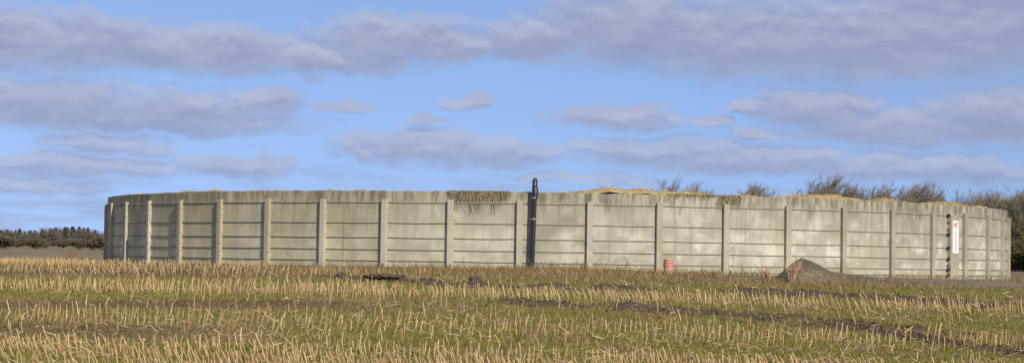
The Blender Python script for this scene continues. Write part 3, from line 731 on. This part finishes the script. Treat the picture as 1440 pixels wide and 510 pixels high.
for px, h_, n in ((474, .4, 8), (560, .55, 9), (612, .4, 7), (655, .6, 8), (690, .4, 7), (738, .3, 7), (845, .6, 9), (882, .62, 8), (900, .4, 6), (960, .4, 6), (420, .45, 9), (515, .5, 10), (590, .4, 9), (780, .4, 9), (812, .5, 10), (985, .45, 9), (1040, .5, 10), (1066, .5, 10), (1008, .4, 7), (1380, .4, 7)):
    x, d = front(px, .35); weed('dead_weed', 'thin dry weed stems growing up at the foot of the tank wall', x, d, h_, n, .5, 0, (.26, .19, .10), 'dry weeds along the wall foot')
x, d = HX-.5, HD-1.5; weed('dead_weed', 'tall tan dead weed leaning in front of the gravel heap', x, d, .95, 34, .9, .1, (.56, .38, .25), None, .02)
x, d = HX-1.2, HD-.9; weed('dead_weed', 'bushy tan dead weed left of the gravel heap', x, d, .6, 40, 1.3, -.15, (.50, .34, .21), None, .018)
x, d = hit(1330, 392); 
x, d = front(148, .5); weed('dead_weed', 'rusty brown dead weed at the far corner of the tank beside the stubble', -19.1, d-3.0, .85, 22, .8, 0, (.34, .17, .08), None, .02)
# small pale stones and scraps in the field
for px, py, s_, lab in ((69, 459, .05, 'pale round stone among the stubble stalks beside earth patch'), (958, 384, .08, 'pale flat stone in the grass beside the red drum'), (880, 401, .09, 'white scrap lying by the dark rut in the grass'),
                        (403, 421, .10, 'long pale chip on green grass between stubble rows'), (935, 505, .035, 'white pebble among the dense stubble')):
    x, d = hit(px, py); v, f, c = stones(1, np.zeros(1), np.zeros(1), np.zeros(1), s_, s_); v[:, 2] *= .6
    tag(obj('stone', mesh_np('stone', v, f, M['rubble']), None, (x, d, float(gh(x, d))+s_*.3)), lab, 'stone')

# ------------------------------------------------------------------ trees
def bare_tree(seed, h_, stems, spread, wind, depth=5, r0=.07, twig=.011, n=3):
    r = random.Random(seed); tv, tf, cv, cf = [], [], [], []
    def seg(a, b, ra, rb, main):
        V_, F_ = (tv, tf) if main else (cv, cf)
        t = (b-a).normalized(); u = t.orthogonal().normalized(); w2 = t.cross(u); k_ = len(V_)
        for p, rr in ((a, ra), (b, rb)):
            for q in range(n): an = 2*math.pi*q/n; V_.append(tuple(p+(u*math.cos(an)+w2*math.sin(an))*rr))
        for q in range(n): e = (q+1) % n; F_.append((k_+q, k_+e, k_+n+e, k_+n+q))
    def grow_(p, dr, L, rad, lev):
        steps = 3 if lev < 3 else 2
        for s_ in range(steps):
            dr = (dr+Vector((r.gauss(0, .13)+wind*.07, r.gauss(0, .13), .04*lev*.5))).normalized()
            q = p+dr*(L/steps); r2 = max(rad*(.86 if s_ < steps-1 else .72), twig*.7); seg(p, q, rad, r2, lev < 2); p = q; rad = r2
            if lev < depth:
                for _ in range(1 if lev < 2 and s_ == 0 else r.choice((1, 2, 2) if lev < 3 else (2, 2, 3))):
                    side = Vector((r.gauss(0, 1)+wind*.4, r.gauss(0, 1), r.gauss(.25, .5))).normalized()
                    grow_(p, (dr*.75+side*.62).normalized(), L*r.uniform(.5, .74), max(rad*.6, twig), lev+1)
    for s_ in range(stems):
        a_ = 2*math.pi*(s_+r.random()*.6)/stems; o = Vector((math.cos(a_), math.sin(a_), 0))
        grow_(o*spread*.18*r.random()+Vector((0, 0, -.2)), (Vector((0, 0, 1))+o*spread*.28*r.uniform(.4, 1.2)+Vector((wind*.15, 0, 0))).normalized(), h_*.45, r0*r.uniform(.7, 1.1), 0)
    V_ = np.array(cv); top = max(V_[:, 2].max(), 1); k_ = h_/top
    return np.array(tv)*k_, np.array(tf), V_*k_, np.array(cf)
def leaves(pts, n, c0, c1, size):
    b = pts[rng.integers(0, len(pts), n)]+rng.normal(size=(n, 3))*size*(1.4 if size < .3 else 3.2); dr = rng.normal(size=(n, 3))*size
    return blades(b, dr, np.full(n, size*.75), lerp(c0, c1, rng.random(n)))
def tree_meshes(seed, h_, stems, spread, wind, lf=0, leafc=((.05, .055, .018), (.14, .13, .045)), twigc=((.18, .15, .105), (.37, .315, .225)), lowfrac=1., ls=.11, tw=1900, **kw):
    tv, tf, cv, cf = bare_tree(seed, h_, stems, spread, wind, **kw)
    tm = mesh_np('trunk', tv, tf, M['bark'])
    per = np.repeat(rng.random(len(cv)//6+1), 6)[:len(cv)]; cc = lerp(twigc[0], twigc[1], per)
    if lf:
        pool = cv[cv[:, 2] < h_*lowfrac]; lv, lf_, lc = leaves(pool, lf, *leafc, ls)
        cv, cf, cc = np.concatenate([cv, lv]), np.concatenate([cf, lf_+len(cv)]), np.concatenate([cc, lc])
    if tw:
        pool = cv[cv[:, 2] > h_*.35]; b = pool[rng.integers(0, len(pool), tw)]; L = rng.uniform(.2, .6, tw)*h_/6.5
        dr = np.stack([rng.normal(size=tw)*.45+wind*.25, rng.normal(size=tw)*.45, rng.uniform(.3, 1., tw)], -1)*L[:, None]
        wv, wf, wc = blades(b, dr, np.full(tw, .016*h_/6.5), lerp(twigc[0], twigc[1], rng.random(tw)))
        cv, cf, cc = np.concatenate([cv, wv]), np.concatenate([cf, wf+len(cv)]), np.concatenate([cc, wc])
    return tm, mesh_np('crown', cv, cf, M['tint'], cc)
def place_tree(name, ms, px, d, sc_, rz, label, cat, group, base=None):
    x = (px-782)/FPX*d; o = empty(name, (x, d, float(gz(x, d)) if base is None else base), rz); o.scale = sc_ if hasattr(sc_, '__len__') else (sc_,)*3
    tag(o, label, cat, group); obj('trunk', ms[0], o); obj('crown', ms[1], o); return o
HT = [tree_meshes(101, 6.5, 7, 1.5, .9, 150), tree_meshes(102, 6.2, 8, 1.7, .8, 100), tree_meshes(103, 6.8, 6, 1.4, 1.3, 100), tree_meshes(104, 6.2, 9, 1.9, .8, 200)]
BT_ = [tree_meshes(111, 6.4, 10, 1.9, .3, 5200, lowfrac=.75), tree_meshes(112, 6.6, 9, 1.8, .2, 4200, lowfrac=.7), tree_meshes(113, 6.0, 10, 2., .3, 5200, lowfrac=.85)]
def top_scale(px, py, d, h_):            # height needed for the crown to reach a photo row
    r = ray(px, py); z = CAMZ+r.z/r.y*d; x = r.x/r.y*d; return (z-float(gz(x, d)))/h_
lab1 = 'bare windswept thorn tree whose twigs show above the straw on the tank rim'
for i, (px, py, vi, wx) in enumerate(((945, 251, 0, 1.05), (985, 262, 1, .6), (1060, 258, 1, 1.0), (1082, 268, 3, .6), (1140, 249, 2, .9), (1165, 260, 1, .8), (1200, 262, 3, .9), (1232, 259, 0, .95), (1262, 257, 2, .9), (1296, 261, 3, .95), (1322, 272, 1, .6))):
    d = 168+random.uniform(-5, 5); h_ = (6.5, 6.2, 6.8, 6.2)[vi]; s_ = top_scale(px, py-3, d, h_)*1.04
    place_tree('thorn_tree', HT[vi], px-20, d, (s_*wx, s_*wx, s_), random.uniform(-.3, .3), lab1, 'tree', 'bare trees behind the tank')
lab2 = 'dense dark bushy hedge tree rising beyond the end of the tank wall'
for i, (px, py, vi, wx, dd_) in enumerate(((1356, 276, 1, .8, 165), (1372, 268, 0, .8, 166), (1398, 271, 2, .9, 160), (1422, 264, 1, .9, 163), (1442, 261, 0, 1., 158), (1468, 262, 2, 1., 160), (1410, 290, 0, .9, 170), (1436, 285, 2, .9, 169), (1500, 264, 1, 1., 160))):
    h_ = (6.4, 6.6, 6.0)[vi]; s_ = top_scale(px, py-5, dd_, h_)
    place_tree('hedge_tree', BT_[vi], px, dd_, (s_*wx, s_*wx, s_), random.uniform(0, 6), lab2, 'tree', 'dense hedge trees beyond the tank end')
# far wood on the left
def conifer(seed, h_):
    g = np.random.default_rng(seed); n = 700; z = g.random(n)**.8*h_*.92+h_*.06; rr = (h_-z)*.3*np.sqrt(g.random(n)); a_ = g.uniform(0, 6.28, n)
    b = np.stack([rr*np.cos(a_), rr*np.sin(a_), z], -1); dr = np.stack([np.cos(a_)*.9, np.sin(a_)*.9, -.3*np.ones(n)], -1)*g.uniform(.5, 1.2, (n, 1))
    v, f, c = blades(b, dr, g.uniform(.3, .7, n), lerp([.035, .047, .038], [.075, .088, .065], g.random(n)))
    m = MB(); m.tube([(0, 0, -.5), (0, 0, h_*.5), (0, 0, h_*.97)], [.25, .16, .03], 6)
    return m.mesh('trunk', M['bark']), mesh_np('crown', v, f, M['tint'], c)
CN = [conifer(5, 15.), conifer(6, 14.)]
DT = [tree_meshes(121, 14, 3, 1.9, .0, 2600, ((.11, .09, .072), (.20, .165, .125)), ((.13, .105, .085), (.23, .19, .15)), depth=4, r0=.3, twig=.05, ls=.45),
      tree_meshes(122, 13, 4, 2.2, .0, 2800, ((.10, .082, .066), (.19, .155, .12)), ((.12, .098, .078), (.21, .175, .14)), depth=4, r0=.28, twig=.05, ls=.45)]
for i in range(110):
    px = -60+i*3.1+random.uniform(-3, 3); d = random.uniform(1680, 1860)
    con = random.random() < (.75 if 90 < px < 135 else .55); front_ = i % 2
    tp = np.interp(px, [-60, 0, 30, 50, 75, 95, 120, 135, 150, 250], [324, 322, 321, 322, 319, 318, 317, 325, 323, 320])+random.uniform(-1, 5)
    if con: vi = i % 2; s_ = top_scale(px, tp, d, (15., 14.)[vi]); place_tree('conifer', CN[vi], px, d, s_, random.uniform(0, 6), 'dark conifer in the distant wood beyond the stubble', 'tree', 'conifers in the distant wood')
    else: vi = i % 2; s_ = top_scale(px, tp+2, d-60, (14., 13.)[vi]); place_tree('bare_tree', DT[vi], px, d-60, s_, random.uniform(0, 6), 'bare brown tree along the edge of the distant wood', 'tree', 'bare trees in the distant wood')
for i in range(60):
    px = -60+i*5.2+random.uniform(-3, 3); d = random.uniform(1500, 1600); vi = i % 2; s_ = top_scale(px, random.uniform(334, 340), d, (14., 13.)[vi])
    place_tree('young_tree', DT[vi], px, d, (s_*2., s_*2., s_), random.uniform(0, 6), 'low bare young tree fringing the foot of the distant wood', 'tree', 'young trees fringing the distant wood')
s_ = top_scale(66, 320, 900, 14.); place_tree('bare_tree', DT[0], 66, 900, s_, 1., 'lone pale-trunked bare tree standing before the distant wood', 'tree', None)
BS = tree_meshes(131, 3., 8, 1.8, 0, 1500, ((.09, .07, .04), (.16, .13, .07)), ((.10, .08, .055), (.18, .14, .09)), depth=3, r0=.05, twig=.03, ls=.2)
for px, d, s_ in ((-20, 240, .45), (4, 215, .5), (22, 260, .35), (46, 230, .4), (60, 250, .3), (88, 280, .35), (110, 240, .45), (128, 225, .4), (145, 215, .5), (165, 230, .5)):
    place_tree('bush', BS, px, d, (s_*1.6, s_*1.6, s_), px, 'low brown bush in the far field before the distant wood', 'bush', 'bushes in the far field')

BRM = tree_meshes(141, 3., 9, 2.2, 0, 4500, ((.05, .055, .018), (.16, .14, .05)), ((.12, .095, .065), (.26, .21, .14)), depth=3, r0=.03, twig=.012, ls=.09, tw=2500)
for i in range(14):
    px = 1338+i*13+random.uniform(-3, 3); d = random.uniform(150, 158); s_ = random.uniform(.55, .95)
    place_tree('bramble_bush', BRM, px, d, (s_*1.3, s_*1.3, s_), random.uniform(0, 6), 'low tangled bramble bush under the dense hedge trees', 'bush', 'bramble bushes under the hedge trees')
